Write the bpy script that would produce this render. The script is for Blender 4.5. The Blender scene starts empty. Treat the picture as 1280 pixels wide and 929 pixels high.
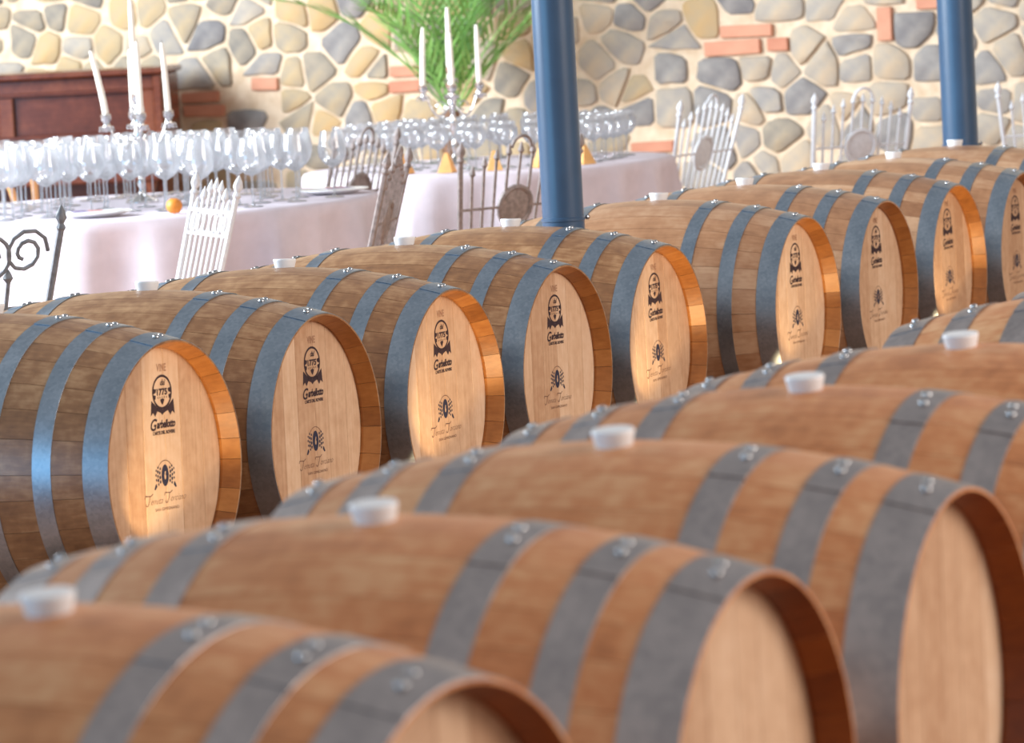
import bpy, math, random
from mathutils import Vector, Matrix
random.seed(7)
scn = bpy.context.scene
C = scn.collection
PI = math.pi

# ------------------------------------------------------------------ camera
cam_data = bpy.data.cameras.new('camera')
cam = bpy.data.objects.new('camera', cam_data); C.objects.link(cam)
r_ = Vector((0.42247587, -0.90481651, -0.05311523))
u_ = Vector((0.10409147, -0.00977879, 0.99451965))
d_ = Vector((0.9003772, 0.4256894, -0.09005238))
cam.matrix_world = Matrix(((r_.x, u_.x, -d_.x, -8.4101), (r_.y, u_.y, -d_.y, -4.7970),
                           (r_.z, u_.z, -d_.z, 1.4980), (0, 0, 0, 1)))
cam_data.sensor_fit = 'HORIZONTAL'; cam_data.sensor_width = 36.0
cam_data.lens = 5498.93 / 1280 * 36.0
cam_data.clip_start = 0.1; cam_data.clip_end = 200
cam_data.dof.use_dof = True
cam_data.dof.focus_distance = 11.0
cam_data.dof.aperture_fstop = 7.0
scn.camera = cam

# ------------------------------------------------------------------ light
vs = scn.view_settings
vs.view_transform = 'Standard'; vs.look = 'None'; vs.gamma = 1.0; vs.use_curve_mapping = False
vs.exposure = 0.0
world = bpy.data.worlds.new('world'); scn.world = world; world.use_nodes = True
bg = world.node_tree.nodes['Background']
bg.inputs[0].default_value = (0.93, 0.95, 1.0, 1); bg.inputs[1].default_value = 0.44

def area(name, loc, target, sx, sy, watts, col):
    l = bpy.data.lights.new(name, 'AREA'); l.shape = 'RECTANGLE'; l.size = sx; l.size_y = sy
    l.energy = watts; l.color = col
    o = bpy.data.objects.new(name, l); C.objects.link(o); o.location = loc
    o.rotation_euler = (Vector(target) - Vector(loc)).to_track_quat('-Z', 'Y').to_euler()
    return o
# daylight through the tall windows of the side wall, beyond the tables
area('window_daylight', (1.6, 8.2, 3.6), (8.2, 2.4, 0.7), 6.0, 3.6, 2150, (0.83, 0.92, 1.0))
# sky light through the open gate at the near end of the hall
area('gate_daylight', (-9.5, 6.0, 1.7), (1.5, 0.6, 0.6), 8.0, 3.4, 430, (0.24, 0.62, 1.0))
# daylight from the front of the hall
area('front_daylight', (1.0, -11.0, 4.2), (0.0, -1.0, 0.4), 7.0, 3.5, 830, (1.0, 0.87, 0.78))

def spot(name, loc, target, watts, col, ang, size):
    l = bpy.data.lights.new(name, 'SPOT'); l.energy = watts; l.color = col
    l.spot_size = math.radians(ang); l.spot_blend = 0.5; l.shadow_soft_size = size
    o = bpy.data.objects.new(name, l); C.objects.link(o); o.location = loc
    o.rotation_euler = (Vector(target) - Vector(loc)).to_track_quat('-Z', 'Y').to_euler()
    return o

# ------------------------------------------------------------------ helpers
MATS = {}
def new_mat(name):
    m = bpy.data.materials.new(name); m.use_nodes = True
    nt = m.node_tree
    b = nt.nodes['Principled BSDF']
    MATS[name] = m
    return m, nt, b
def nd(nt, typ, **kw):
    n = nt.nodes.new(typ)
    for k, v in kw.items(): setattr(n, k, v)
    return n
def ramp(nt, stops):
    n = nt.nodes.new('ShaderNodeValToRGB'); e = n.color_ramp.elements
    while len(e) < len(stops): e.new(0.5)
    for i, (p, c) in enumerate(stops):
        e[i].position = p; e[i].color = (*c, 1)
    return n
def srgb(r, g, b):
    f = lambda c: (c / 255 / 12.92) if c / 255 <= 0.04045 else ((c / 255 + 0.055) / 1.055) ** 2.4
    return (f(r), f(g), f(b))

def mk_mesh(name, verts, faces, mats=None, smooth=None, fmat=None):
    me = bpy.data.meshes.new(name)
    me.from_pydata([tuple(v) for v in verts], [], faces)
    for m in (mats or []): me.materials.append(m)
    if fmat:
        for p, i in zip(me.polygons, fmat): p.material_index = i
    if smooth is not None:
        for p in me.polygons: p.use_smooth = True
        me.set_sharp_from_angle(angle=math.radians(smooth))
    me.update()
    return me
def link(name, me, parent=None, loc=None, rot=None):
    o = bpy.data.objects.new(name, me); C.objects.link(o)
    if parent is not None: o.parent = parent
    if loc is not None: o.location = loc
    if rot is not None: o.rotation_euler = rot
    return o
def tag(o, label=None, cat=None, group=None, kind=None):
    if label: o['label'] = label
    if cat: o['category'] = cat
    if group: o['group'] = group
    if kind: o['kind'] = kind
    return o
def empty(name, loc=(0, 0, 0), rz=0):
    o = bpy.data.objects.new(name, None); C.objects.link(o)
    o.empty_display_size = 0.05
    o.location = loc; o.rotation_euler = (0, 0, rz)
    return o
def copy_tree(o, parent=None):
    c = o.copy(); C.objects.link(c)
    if parent is not None: c.parent = parent
    for ch in o.children: copy_tree(ch, c)
    return c

class MB:
    """collects shapes into one mesh"""
    def __init__(s): s.v = []; s.f = []; s.m = []
    def add(s, v, f, mi=0, M=None):
        n = len(s.v)
        s.v += [(M @ Vector(p) if M else Vector(p)) for p in v]
        s.f += [[i + n for i in q] for q in f]; s.m += [mi] * len(f)
    def box(s, a, b, mi=0, M=None):
        (x0, y0, z0), (x1, y1, z1) = a, b
        v = [(x0, y0, z0), (x1, y0, z0), (x1, y1, z0), (x0, y1, z0), (x0, y0, z1), (x1, y0, z1), (x1, y1, z1), (x0, y1, z1)]
        s.add(v, [[0, 3, 2, 1], [4, 5, 6, 7], [0, 1, 5, 4], [1, 2, 6, 5], [2, 3, 7, 6], [3, 0, 4, 7]], mi, M)
    def bbox(s, a, b, bev, mi=0, M=None):
        # box with bevelled edges: stacked rounded outline
        (x0, y0, z0), (x1, y1, z1) = a, b
        def ring(i, z):
            c = bev
            return [(x0 + i + c, y0 + i, z), (x1 - i - c, y0 + i, z), (x1 - i, y0 + i + c, z), (x1 - i, y1 - i - c, z),
                    (x1 - i - c, y1 - i, z), (x0 + i + c, y1 - i, z), (x0 + i, y1 - i - c, z), (x0 + i, y0 + i + c, z)]
        v = ring(bev, z0) + ring(0, z0 + bev) + ring(0, z1 - bev) + ring(bev, z1)
        f = [list(range(7, -1, -1)), list(range(24, 32))]
        for k in range(3):
            for i in range(8):
                j = (i + 1) % 8; f.append([k * 8 + i, k * 8 + j, k * 8 + 8 + j, k * 8 + 8 + i])
        s.add(v, f, mi, M)
    def lathe(s, prof, n=16, mi=0, M=None, cap=True):
        v = []; f = []
        for (r, z) in prof:
            for i in range(n):
                a = 2 * PI * i / n; v.append((r * math.cos(a), r * math.sin(a), z))
        for k in range(len(prof) - 1):
            for i in range(n):
                j = (i + 1) % n; f.append([k * n + i, k * n + j, k * n + n + j, k * n + n + i])
        if cap:
            if prof[0][0] > 1e-6: f.append(list(range(n - 1, -1, -1)))
            if prof[-1][0] > 1e-6: f.append([(len(prof) - 1) * n + i for i in range(n)])
        s.add(v, f, mi, M)
    def tube(s, pts, rad, n=6, mi=0, M=None, closed=False):
        pts = [Vector(p) for p in pts]; v = []; f = []
        K = len(pts)
        rads = rad if isinstance(rad, (list, tuple)) else [rad] * K
        up = None
        for k in range(K):
            if closed: t = pts[(k + 1) % K] - pts[k - 1]
            else: t = pts[min(k + 1, K - 1)] - pts[max(k - 1, 0)]
            t.normalize()
            if up is None:
                up = Vector((0, 0, 1)) if abs(t.z) < 0.9 else Vector((1, 0, 0))
            a = t.cross(up)
            if a.length < 1e-4: a = t.cross(Vector((0, 1, 0)))
            a.normalize(); b = a.cross(t).normalized(); up = b
            for i in range(n):
                w = 2 * PI * i / n
                v.append(pts[k] + (a * math.cos(w) + b * math.sin(w)) * rads[k])
        R = K if closed else K - 1
        for k in range(R):
            k2 = (k + 1) % K
            for i in range(n):
                j = (i + 1) % n; f.append([k * n + j, k * n + i, k2 * n + i, k2 * n + j])
        if not closed:
            f.append(list(range(n))); f.append([(K - 1) * n + i for i in range(n - 1, -1, -1)])
        s.add(v, f, mi, M)
    def mesh(s, name, mats, smooth=40):
        return mk_mesh(name, s.v, s.f, mats if isinstance(mats, list) else [mats], smooth, s.m)
    def build(s, name, mats, parent=None, smooth=40, loc=None, rot=None):
        return link(name, s.mesh(name, mats, smooth), parent, loc, rot)

# ------------------------------------------------------------------ materials
def wood_mat(name, dark, mid, light, axis, rough=0.42, stain=0.5, spec=0.5, tone=0.34, mott=0.30):
    """grain runs along local axis (0,1,2); every piece takes its own tone"""
    m, nt, b = new_mat(name); L = nt.links
    tc = nd(nt, 'ShaderNodeTexCoord'); oi = nd(nt, 'ShaderNodeObjectInfo')
    mul = nd(nt, 'ShaderNodeVectorMath', operation='SCALE'); mul.inputs[0].default_value = (13.7, 7.3, 9.1)
    L.new(oi.outputs['Random'], mul.inputs['Scale'])
    add = nd(nt, 'ShaderNodeVectorMath', operation='ADD')
    L.new(tc.outputs['Object'], add.inputs[0]); L.new(mul.outputs[0], add.inputs[1])
    mp = nd(nt, 'ShaderNodeMapping'); sc = [1, 1, 1]; sc[axis] = 0.045; mp.inputs['Scale'].default_value = sc
    L.new(add.outputs[0], mp.inputs['Vector'])
    n1 = nd(nt, 'ShaderNodeTexNoise'); n1.inputs['Scale'].default_value = 120; n1.inputs['Detail'].default_value = 5
    L.new(mp.outputs[0], n1.inputs['Vector'])
    n2 = nd(nt, 'ShaderNodeTexNoise'); n2.inputs['Scale'].default_value = 9; n2.inputs['Detail'].default_value = 4
    L.new(add.outputs[0], n2.inputs['Vector'])
    # tone of the piece + grain + blotches
    a1 = nd(nt, 'ShaderNodeMath', operation='MULTIPLY_ADD'); a1.inputs[1].default_value = tone; a1.inputs[2].default_value = (0.34 - tone) / 2
    L.new(oi.outputs['Random'], a1.inputs[0])
    a2 = nd(nt, 'ShaderNodeMath', operation='MULTIPLY_ADD'); a2.inputs[1].default_value = 0.36
    L.new(n1.outputs['Fac'], a2.inputs[0]); L.new(a1.outputs[0], a2.inputs[2])
    a3 = nd(nt, 'ShaderNodeMath', operation='MULTIPLY_ADD'); a3.inputs[1].default_value = stain
    L.new(n2.outputs['Fac'], a3.inputs[0]); L.new(a2.outputs[0], a3.inputs[2])
    n3 = nd(nt, 'ShaderNodeTexNoise'); n3.inputs['Scale'].default_value = 38; n3.inputs['Detail'].default_value = 3
    L.new(add.outputs[0], n3.inputs['Vector'])
    a4 = nd(nt, 'ShaderNodeMath', operation='MULTIPLY_ADD'); a4.inputs[1].default_value = mott
    L.new(n3.outputs['Fac'], a4.inputs[0]); L.new(a3.outputs[0], a4.inputs[2])
    o = (mott - .30) / 2
    rp = ramp(nt, [(0.42 + o, dark), (0.72 + o, mid), (1.0 if mott < .31 else 1.0, light)])
    L.new(a4.outputs[0], rp.inputs[0]); L.new(rp.outputs[0], b.inputs['Base Color'])
    b.inputs['Roughness'].default_value = rough
    b.inputs['Specular IOR Level'].default_value = spec
    bp = nd(nt, 'ShaderNodeBump'); bp.inputs['Strength'].default_value = 0.12; bp.inputs['Distance'].default_value = 0.002
    L.new(n1.outputs['Fac'], bp.inputs['Height']); L.new(bp.outputs[0], b.inputs['Normal'])
    return m
M_STAVE = wood_mat('oak_stave', srgb(98, 62, 36), srgb(146, 102, 64), srgb(188, 146, 104), 1, tone=0.12, rough=0.36, spec=0.7, mott=.38)
M_STAVE_A = wood_mat('oak_stave_fresh', srgb(124, 82, 52), srgb(166, 120, 84), srgb(196, 158, 124), 1, rough=0.34, spec=0.8)
M_STAVE_F = wood_mat('oak_stave_amber', srgb(150, 88, 48), srgb(208, 136, 84), srgb(230, 176, 126), 1, tone=0.14, mott=.36)
M_CHIME = wood_mat('toasted_chime', srgb(128, 80, 38), srgb(166, 108, 54), srgb(190, 132, 72), 1, rough=0.4)
M_CHIME_F = wood_mat('dark_brown_chime', srgb(88, 38, 4), srgb(118, 54, 6), srgb(142, 72, 12), 1, rough=0.45)  # inner rims of the plain row, a darker brown than the stamped row
M_HEAD = wood_mat('oak_head', srgb(182, 142, 108), srgb(214, 180, 146), srgb(232, 206, 178), 2, rough=0.55, stain=0.25)

def metal_mat(name, c1, c2, rough, scale=60):
    m, nt, b = new_mat(name); L = nt.links
    tc = nd(nt, 'ShaderNodeTexCoord')
    v = nd(nt, 'ShaderNodeTexVoronoi'); v.inputs['Scale'].default_value = scale
    n = nd(nt, 'ShaderNodeTexNoise'); n.inputs['Scale'].default_value = 14; n.inputs['Detail'].default_value = 5
    L.new(tc.outputs['Object'], v.inputs['Vector']); L.new(tc.outputs['Object'], n.inputs['Vector'])
    mx = nd(nt, 'ShaderNodeMix', data_type='FLOAT'); mx.inputs[0].default_value = 0.75
    sep = nd(nt, 'ShaderNodeSeparateColor'); L.new(v.outputs['Color'], sep.inputs[0])
    L.new(sep.outputs[0], mx.inputs[2]); L.new(n.outputs['Fac'], mx.inputs[3])
    rp = ramp(nt, [(0.3, c1), (0.7, c2)]); L.new(mx.outputs[0], rp.inputs[0]); L.new(rp.outputs[0], b.inputs['Base Color'])
    b.inputs['Metallic'].default_value = 1.0
    mr = nd(nt, 'ShaderNodeMapRange'); mr.inputs[3].default_value = rough - 0.06; mr.inputs[4].default_value = rough + 0.08
    L.new(mx.outputs[0], mr.inputs[0]); L.new(mr.outputs[0], b.inputs['Roughness'])
    return m
M_HOOP = metal_mat('galvanised_steel', srgb(142, 156, 169), srgb(166, 178, 190), 0.38, 140)
M_HOOP_F = metal_mat('dull_steel', srgb(164, 156, 154), srgb(188, 178, 174), 0.40, 90)
M_RIVET = metal_mat('rivet_steel', srgb(150, 152, 156), srgb(205, 206, 208), 0.25)
M_SILVER = metal_mat('polished_silver', srgb(200, 198, 196), srgb(235, 232, 230), 0.15)

def plain(name, col, rough=0.5, metallic=0.0, noise=0.06, scale=20, **kw):
    m, nt, b = new_mat(name); L = nt.links
    tc = nd(nt, 'ShaderNodeTexCoord')
    n = nd(nt, 'ShaderNodeTexNoise'); n.inputs['Scale'].default_value = scale; n.inputs['Detail'].default_value = 4
    L.new(tc.outputs['Object'], n.inputs['Vector'])
    lo = tuple(max(0, c * (1 - noise * 2)) for c in col); hi = tuple(min(1, c * (1 + noise * 2)) for c in col)
    rp = ramp(nt, [(0.3, lo), (0.7, hi)]); L.new(n.outputs['Fac'], rp.inputs[0]); L.new(rp.outputs[0], b.inputs['Base Color'])
    b.inputs['Roughness'].default_value = rough; b.inputs['Metallic'].default_value = metallic
    for k, v in kw.items(): b.inputs[k].default_value = v
    return m
M_BUNG = plain('white_silicone', srgb(236, 236, 236), 0.45, noise=0.02)
M_INK = plain('branding_ink', srgb(52, 34, 40), 0.8)
M_INK_FAINT = plain('faint_branding', srgb(160, 118, 92), 0.8)
M_INK_BROWN = plain('brown_branding', srgb(112, 78, 62), 0.8)
M_INK_BLUE = plain('blue_black_ink', srgb(38, 40, 62), 0.8)
M_PILLAR = plain('blue_painted_iron', srgb(58, 86, 114), 0.30, noise=0.05, scale=8)
M_CLOTH = plain('pale_pink_cloth', srgb(222, 212, 220), 0.85, noise=0.02)
M_WHITE = plain('white_china', srgb(240, 240, 240), 0.3, noise=0.01)
M_CANDLE = plain('ivory_wax', srgb(246, 238, 224), 0.5, noise=0.01, **{'Subsurface Weight': 0.0})
M_IRON = plain('weathered_grey_iron', srgb(112, 116, 122), 0.5, noise=0.15, scale=60)
M_IRONB = plain('taupe_iron', srgb(140, 128, 124), 0.5, noise=0.15, scale=60)
M_IRONW = plain('white_painted_iron', srgb(216, 218, 222), 0.5, noise=0.04, scale=60)
M_MAHOG = wood_mat('mahogany', srgb(60, 28, 20), srgb(88, 44, 32), srgb(118, 66, 44), 1, rough=0.2, stain=0.5)
M_BENT = plain('honey_bentwood', srgb(200, 150, 100), 0.4)
M_FROND = plain('palm_green', srgb(124, 172, 92), 0.5, noise=0.25, scale=5)
M_TRUNK = plain('palm_trunk_brown', srgb(116, 84, 62), 0.8, noise=0.2)
M_POT = plain('terracotta_pot', srgb(170, 104, 72), 0.8)
M_ORANGE = plain('orange_peel', srgb(226, 140, 50), 0.5)
M_CARD_P = plain('purple_print', srgb(120, 96, 150), 0.6)
M_CARD_R = plain('red_print', srgb(190, 90, 80), 0.6)
M_RAIL = plain('dark_timber', srgb(80, 58, 42), 0.7, noise=0.2)
M_FLOOR = None

def glass_mat():
    m = bpy.data.materials.new('clear_glass'); m.use_nodes = True; nt = m.node_tree; nt.nodes.clear(); L = nt.links
    out = nd(nt, 'ShaderNodeOutputMaterial')
    tr = nd(nt, 'ShaderNodeBsdfTransparent'); tr.inputs[0].default_value = (0.97, 0.98, 0.99, 1)
    gl = nd(nt, 'ShaderNodeBsdfGlossy'); gl.inputs['Roughness'].default_value = 0.08
    fr = nd(nt, 'ShaderNodeFresnel'); fr.inputs['IOR'].default_value = 1.9
    mx = nd(nt, 'ShaderNodeMixShader'); L.new(fr.outputs[0], mx.inputs[0]); L.new(tr.outputs[0], mx.inputs[1]); L.new(gl.outputs[0], mx.inputs[2])
    df = nd(nt, 'ShaderNodeBsdfTranslucent'); df.inputs[0].default_value = (0.95, 0.96, 1, 1)
    m2 = nd(nt, 'ShaderNodeMixShader'); m2.inputs[0].default_value = 0.16
    L.new(mx.outputs[0], m2.inputs[1]); L.new(df.outputs[0], m2.inputs[2]); L.new(m2.outputs[0], out.inputs[0])
    return m
M_GLASS = glass_mat()

# ------------------------------------------------------------------ the setting
def floor_mat():
    m, nt, b = new_mat('floor_cotto'); L = nt.links
    tc = nd(nt, 'ShaderNodeTexCoord')
    br = nd(nt, 'ShaderNodeTexBrick'); br.inputs['Scale'].default_value = 1.6
    br.inputs['Color1'].default_value = (*srgb(176, 120, 88), 1); br.inputs['Color2'].default_value = (*srgb(190, 138, 104), 1)
    br.inputs['Mortar'].default_value = (*srgb(150, 130, 112), 1); br.inputs['Mortar Size'].default_value = 0.012
    L.new(tc.outputs['Object'], br.inputs['Vector']); L.new(br.outputs[0], b.inputs['Base Color'])
    b.inputs['Roughness'].default_value = 0.6
    return m
fl = MB(); fl.box((-14, -14, -0.1), (10.3, 12, 0.0))
tag(fl.build('floor', floor_mat(), smooth=None), kind='structure')

def mortar_mat():
    m, nt, b = new_mat('wall_mortar'); L = nt.links
    tc = nd(nt, 'ShaderNodeTexCoord')
    n = nd(nt, 'ShaderNodeTexNoise'); n.inputs['Scale'].default_value = 14; n.inputs['Detail'].default_value = 6
    L.new(tc.outputs['Object'], n.inputs['Vector'])
    rp = ramp(nt, [(0.3, srgb(196, 170, 140)), (0.7, srgb(222, 202, 176))]); L.new(n.outputs['Fac'], rp.inputs[0])
    # far from the camera's view the stones are only drawn
    v = nd(nt, 'ShaderNodeTexVoronoi', feature='DISTANCE_TO_EDGE'); v.inputs['Scale'].default_value = 5.0
    L.new(tc.outputs['Object'], v.inputs['Vector'])
    v2 = nd(nt, 'ShaderNodeTexVoronoi'); v2.inputs['Scale'].default_value = 5.0; L.new(tc.outputs['Object'], v2.inputs['Vector'])
    sp = nd(nt, 'ShaderNodeSeparateColor'); L.new(v2.outputs['Color'], sp.inputs[0])
    r2 = ramp(nt, [(0.2, srgb(140, 128, 118)), (0.8, srgb(190, 168, 136))]); L.new(sp.outputs[0], r2.inputs[0])
    st = nd(nt, 'ShaderNodeMath', operation='GREATER_THAN'); st.inputs[1].default_value = 0.09; L.new(v.outputs['Distance'], st.inputs[0])
    # mask of the built stones' field
    sx = nd(nt, 'ShaderNodeSeparateXYZ'); L.new(tc.outputs['Object'], sx.inputs[0])
    def between(sock, lo, hi):
        a = nd(nt, 'ShaderNodeMath', operation='GREATER_THAN'); a.inputs[1].default_value = lo; L.new(sock, a.inputs[0])
        c = nd(nt, 'ShaderNodeMath', operation='LESS_THAN'); c.inputs[1].default_value = hi; L.new(sock, c.inputs[0])
        k = nd(nt, 'ShaderNodeMath', operation='MULTIPLY'); L.new(a.outputs[0], k.inputs[0]); L.new(c.outputs[0], k.inputs[1]); return k
    ky = between(sx.outputs[1], WY0, WY1); kz = between(sx.outputs[2], WZ0, WZ1)
    kk = nd(nt, 'ShaderNodeMath', operation='MULTIPLY'); L.new(ky.outputs[0], kk.inputs[0]); L.new(kz.outputs[0], kk.inputs[1])
    inv = nd(nt, 'ShaderNodeMath', operation='SUBTRACT'); inv.inputs[0].default_value = 1; L.new(kk.outputs[0], inv.inputs[1])
    fm = nd(nt, 'ShaderNodeMath', operation='MULTIPLY'); L.new(inv.outputs[0], fm.inputs[0]); L.new(st.outputs[0], fm.inputs[1])
    mx = nd(nt, 'ShaderNodeMix', data_type='RGBA'); L.new(fm.outputs[0], mx.inputs[0]); L.new(rp.outputs[0], mx.inputs[6]); L.new(r2.outputs[0], mx.inputs[7])
    L.new(mx.outputs[2], b.inputs['Base Color'])
    b.inputs['Roughness'].default_value = 0.9
    bp = nd(nt, 'ShaderNodeBump'); bp.inputs['Strength'].default_value = 0.5; bp.inputs['Distance'].default_value = 0.01
    L.new(n.outputs['Fac'], bp.inputs['Height']); L.new(bp.outputs[0], b.inputs['Normal'])
    return m
WY0, WY1, WZ0, WZ1 = 0.75, 7.05, 0.48, 1.62
wl = MB(); wl.box((10.0, -9, 0.0), (10.3, 12, 4.2))
wall = tag(wl.build('wall_back', mortar_mat(), smooth=None), kind='structure')

def stone_mat(name, stops):
    m, nt, b = new_mat(name); L = nt.links
    tc = nd(nt, 'ShaderNodeTexCoord'); oi = nd(nt, 'ShaderNodeObjectInfo')
    n = nd(nt, 'ShaderNodeTexNoise'); n.inputs['Scale'].default_value = 11; n.inputs['Detail'].default_value = 8
    L.new(tc.outputs['Object'], n.inputs['Vector'])
    a = nd(nt, 'ShaderNodeMath', operation='MULTIPLY_ADD'); a.inputs[1].default_value = 0.95
    L.new(n.outputs['Fac'], a.inputs[0])
    s = nd(nt, 'ShaderNodeMath', operation='MULTIPLY_ADD'); s.inputs[1].default_value = 0.7; s.inputs[2].default_value = -0.32
    L.new(oi.outputs['Random'], s.inputs[0]); L.new(s.outputs[0], a.inputs[2])
    rp = ramp(nt, stops); L.new(a.outputs[0], rp.inputs[0]); L.new(rp.outputs[0], b.inputs['Base Color'])
    b.inputs['Roughness'].default_value = 0.85
    bp = nd(nt, 'ShaderNodeBump'); bp.inputs['Strength'].default_value = 0.6; bp.inputs['Distance'].default_value = 0.012
    L.new(n.outputs['Fac'], bp.inputs['Height']); L.new(bp.outputs[0], b.inputs['Normal'])
    return m
M_STONE = stone_mat('grey_fieldstone', [(0.05, srgb(112, 108, 108)), (0.4, srgb(146, 140, 134)), (0.65, srgb(168, 156, 140)), (0.95, srgb(188, 166, 138))])
M_STONE_O = stone_mat('ochre_fieldstone', [(0.05, srgb(120, 114, 106)), (0.35, srgb(152, 140, 122)), (0.65, srgb(176, 154, 120)), (0.95, srgb(188, 156, 110))])
M_BRICK = stone_mat('red_brick', [(0.1, srgb(186, 124, 98)), (0.8, srgb(204, 146, 118))])

bricks = [(2.649, 1.184, .25, .055), (2.72, 1.112, .27, .066), (2.50, 1.118, .10, .06), (5.466, 0.99, .20, .05), (5.45, .925, .22, .055), (4.372, 1.07, .15, .05), (4.36, 1.0, .19, .055),
          (3.134, 0.677, .21, .05), (1.77, 1.269, .13, .05), (1.988, 1.187, .07, .15), (5.114, 1.039, .14, .06), (3.56, 1.33, .06, .07)]
def stones():
    rng = random.Random(21)
    NY, NZ = 36, 8
    cy = (WY1 - WY0) / NY; cz = (WZ1 - WZ0) / NZ
    seeds = []
    for j in range(NZ):
        for i in range(NY):
            y = WY0 + (i + .5 + (0.25 if j % 2 else -0.25) + rng.uniform(-.42, .42)) * cy
            z = WZ0 + (j + .5 + rng.uniform(-.42, .42)) * cz
            if any(abs(y - b[0]) < b[2] / 2 + .045 and abs(z - b[1]) < b[3] / 2 + .045 for b in bricks): continue
            seeds.append((y, z))
    # bricks keep their place: ring them with clipping lines
    def clip(poly, n, d):
        out = []
        for k in range(len(poly)):
            p, q = poly[k], poly[(k + 1) % len(poly)]
            a = p[0] * n[0] + p[1] * n[1] - d; b = q[0] * n[0] + q[1] * n[1] - d
            if a <= 0: out.append(p)
            if (a < 0 < b) or (b < 0 < a):
                t = a / (a - b); out.append((p[0] + (q[0] - p[0]) * t, p[1] + (q[1] - p[1]) * t))
        return out
    cnt = 0
    for (y, z) in seeds:
        hy, hz = rng.uniform(.075, .17), rng.uniform(.055, .12)
        poly = [(max(WY0, y - hy), max(WZ0, z - hz)), (min(WY1, y + hy), max(WZ0, z - hz)), (min(WY1, y + hy), min(WZ1, z + hz)), (max(WY0, y - hy), min(WZ1, z + hz))]
        for (a, b) in seeds:
            if (a, b) == (y, z) or abs(a - y) > .6 or abs(b - z) > .5: continue
            n = (a - y, b - z); l = math.hypot(*n); n = (n[0] / l, n[1] / l)
            g = rng.uniform(.006, .013)
            poly = clip(poly, n, n[0] * (a + y) / 2 + n[1] * (b + z) / 2 - g)
            if len(poly) < 3: break
        for b in bricks:
            if len(poly) < 3: break
            dy, dz = y - b[0], z - b[1]
            gy, gz = abs(dy) - b[2] / 2, abs(dz) - b[3] / 2
            if gy > .6 or gz > .5: continue
            if gy > gz:
                s = 1 if dy > 0 else -1; poly = clip(poly, (-s, 0), -s * (b[0] + s * (b[2] / 2 + .012)))
            else:
                s = 1 if dz > 0 else -1; poly = clip(poly, (0, -s), -s * (b[1] + s * (b[3] / 2 + .012)))
        if len(poly) < 3: continue
        for _ in range(1):   # soften the corners
            q = []
            for k in range(len(poly)):
                p0, p1 = poly[k], poly[(k + 1) % len(poly)]
                q.append((p0[0] * .86 + p1[0] * .14, p0[1] * .86 + p1[1] * .14)); q.append((p0[0] * .14 + p1[0] * .86, p0[1] * .14 + p1[1] * .86))
            poly = q
        q = []                                 # rough outline
        for k in range(len(poly)):
            p0, p1 = poly[k], poly[(k + 1) % len(poly)]; l = math.hypot(p1[0] - p0[0], p1[1] - p0[1]); q.append(p0)
            if l > .05: q.append(((p0[0] + p1[0]) / 2 + rng.uniform(-.09, .06) * (p1[1] - p0[1]) * -1 * .7, (p0[1] + p1[1]) / 2 + rng.uniform(-.09, .06) * (p1[0] - p0[0]) * .7))
        poly = q
        c0 = sum(p[0] for p in poly) / len(poly); c1 = sum(p[1] for p in poly) / len(poly)
        th = rng.uniform(.008, .020); N = len(poly)
        rings = [(1.03, 0.0), (1.0, -th * .7), (.93, -th)]
        v = []; f = []
        for (k, x) in rings:
            for p in poly: v.append((x, (p[0] - c0) * k, (p[1] - c1) * k))
        for k in range(2):
            for i in range(N):
                j = (i + 1) % N; f.append([k * N + i, k * N + N + i, k * N + N + j, k * N + j])
        f.append([2 * N + i for i in range(N - 1, -1, -1)])
        och = c0 > 3.6 and rng.random() < .8 or rng.random() < .12
        link('stone', mk_mesh('stone', v, f, [M_STONE_O if och else M_STONE], 50), wall, (10.0, c0, c1)); cnt += 1
    for (y, z, w, h) in bricks:
        k = MB(); k.bbox((-.022, -w / 2, -h / 2), (0.004, w / 2, h / 2), .004); k.build('brick', M_BRICK, wall, 30, (10.0, y, z), (rng.uniform(-.03, .03), 0, 0))
stones()

# iron columns between the barrels
def column(loc, rad, label):
    t = empty('iron_column', loc)
    a = MB(); a.lathe([(rad, 0.16), (rad, 3.98)], 40); a.build('shaft', M_PILLAR, t, 40)
    a = MB(); a.lathe([(rad * 1.02, 0), (rad * 1.02, .768), (rad * 1.06, .77), (rad * 1.06, .778), (rad * 1.0, .78)], 40); a.build('lower_sleeve', M_PILLAR, t, 40)
    a = MB(); a.lathe([(.005, 0), (.008, 0), (.008, .006), (.004, .010)], 8, M=Matrix.Translation((rad * 0.72, -rad * 0.9, .776)) @ Matrix.Rotation(PI / 2, 4, 'X')); a.build('bolt', M_RIVET, t, 40)
    a = MB(); a.lathe([(rad, 3.98), (rad * 1.3, 4.05), (rad * 1.9, 4.12), (rad * 1.9, 4.2)], 32); a.build('capital', M_PILLAR, t, 40)
    tag(t, label, 'column', 'blue iron columns')
column((3.295, 0.545, 0), .061, 'blue painted iron column rising between the fifth and sixth stamped barrels')
column((7.101, 0.645, 0), .066, 'blue painted iron column past the tenth barrel of the stamped row')

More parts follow.
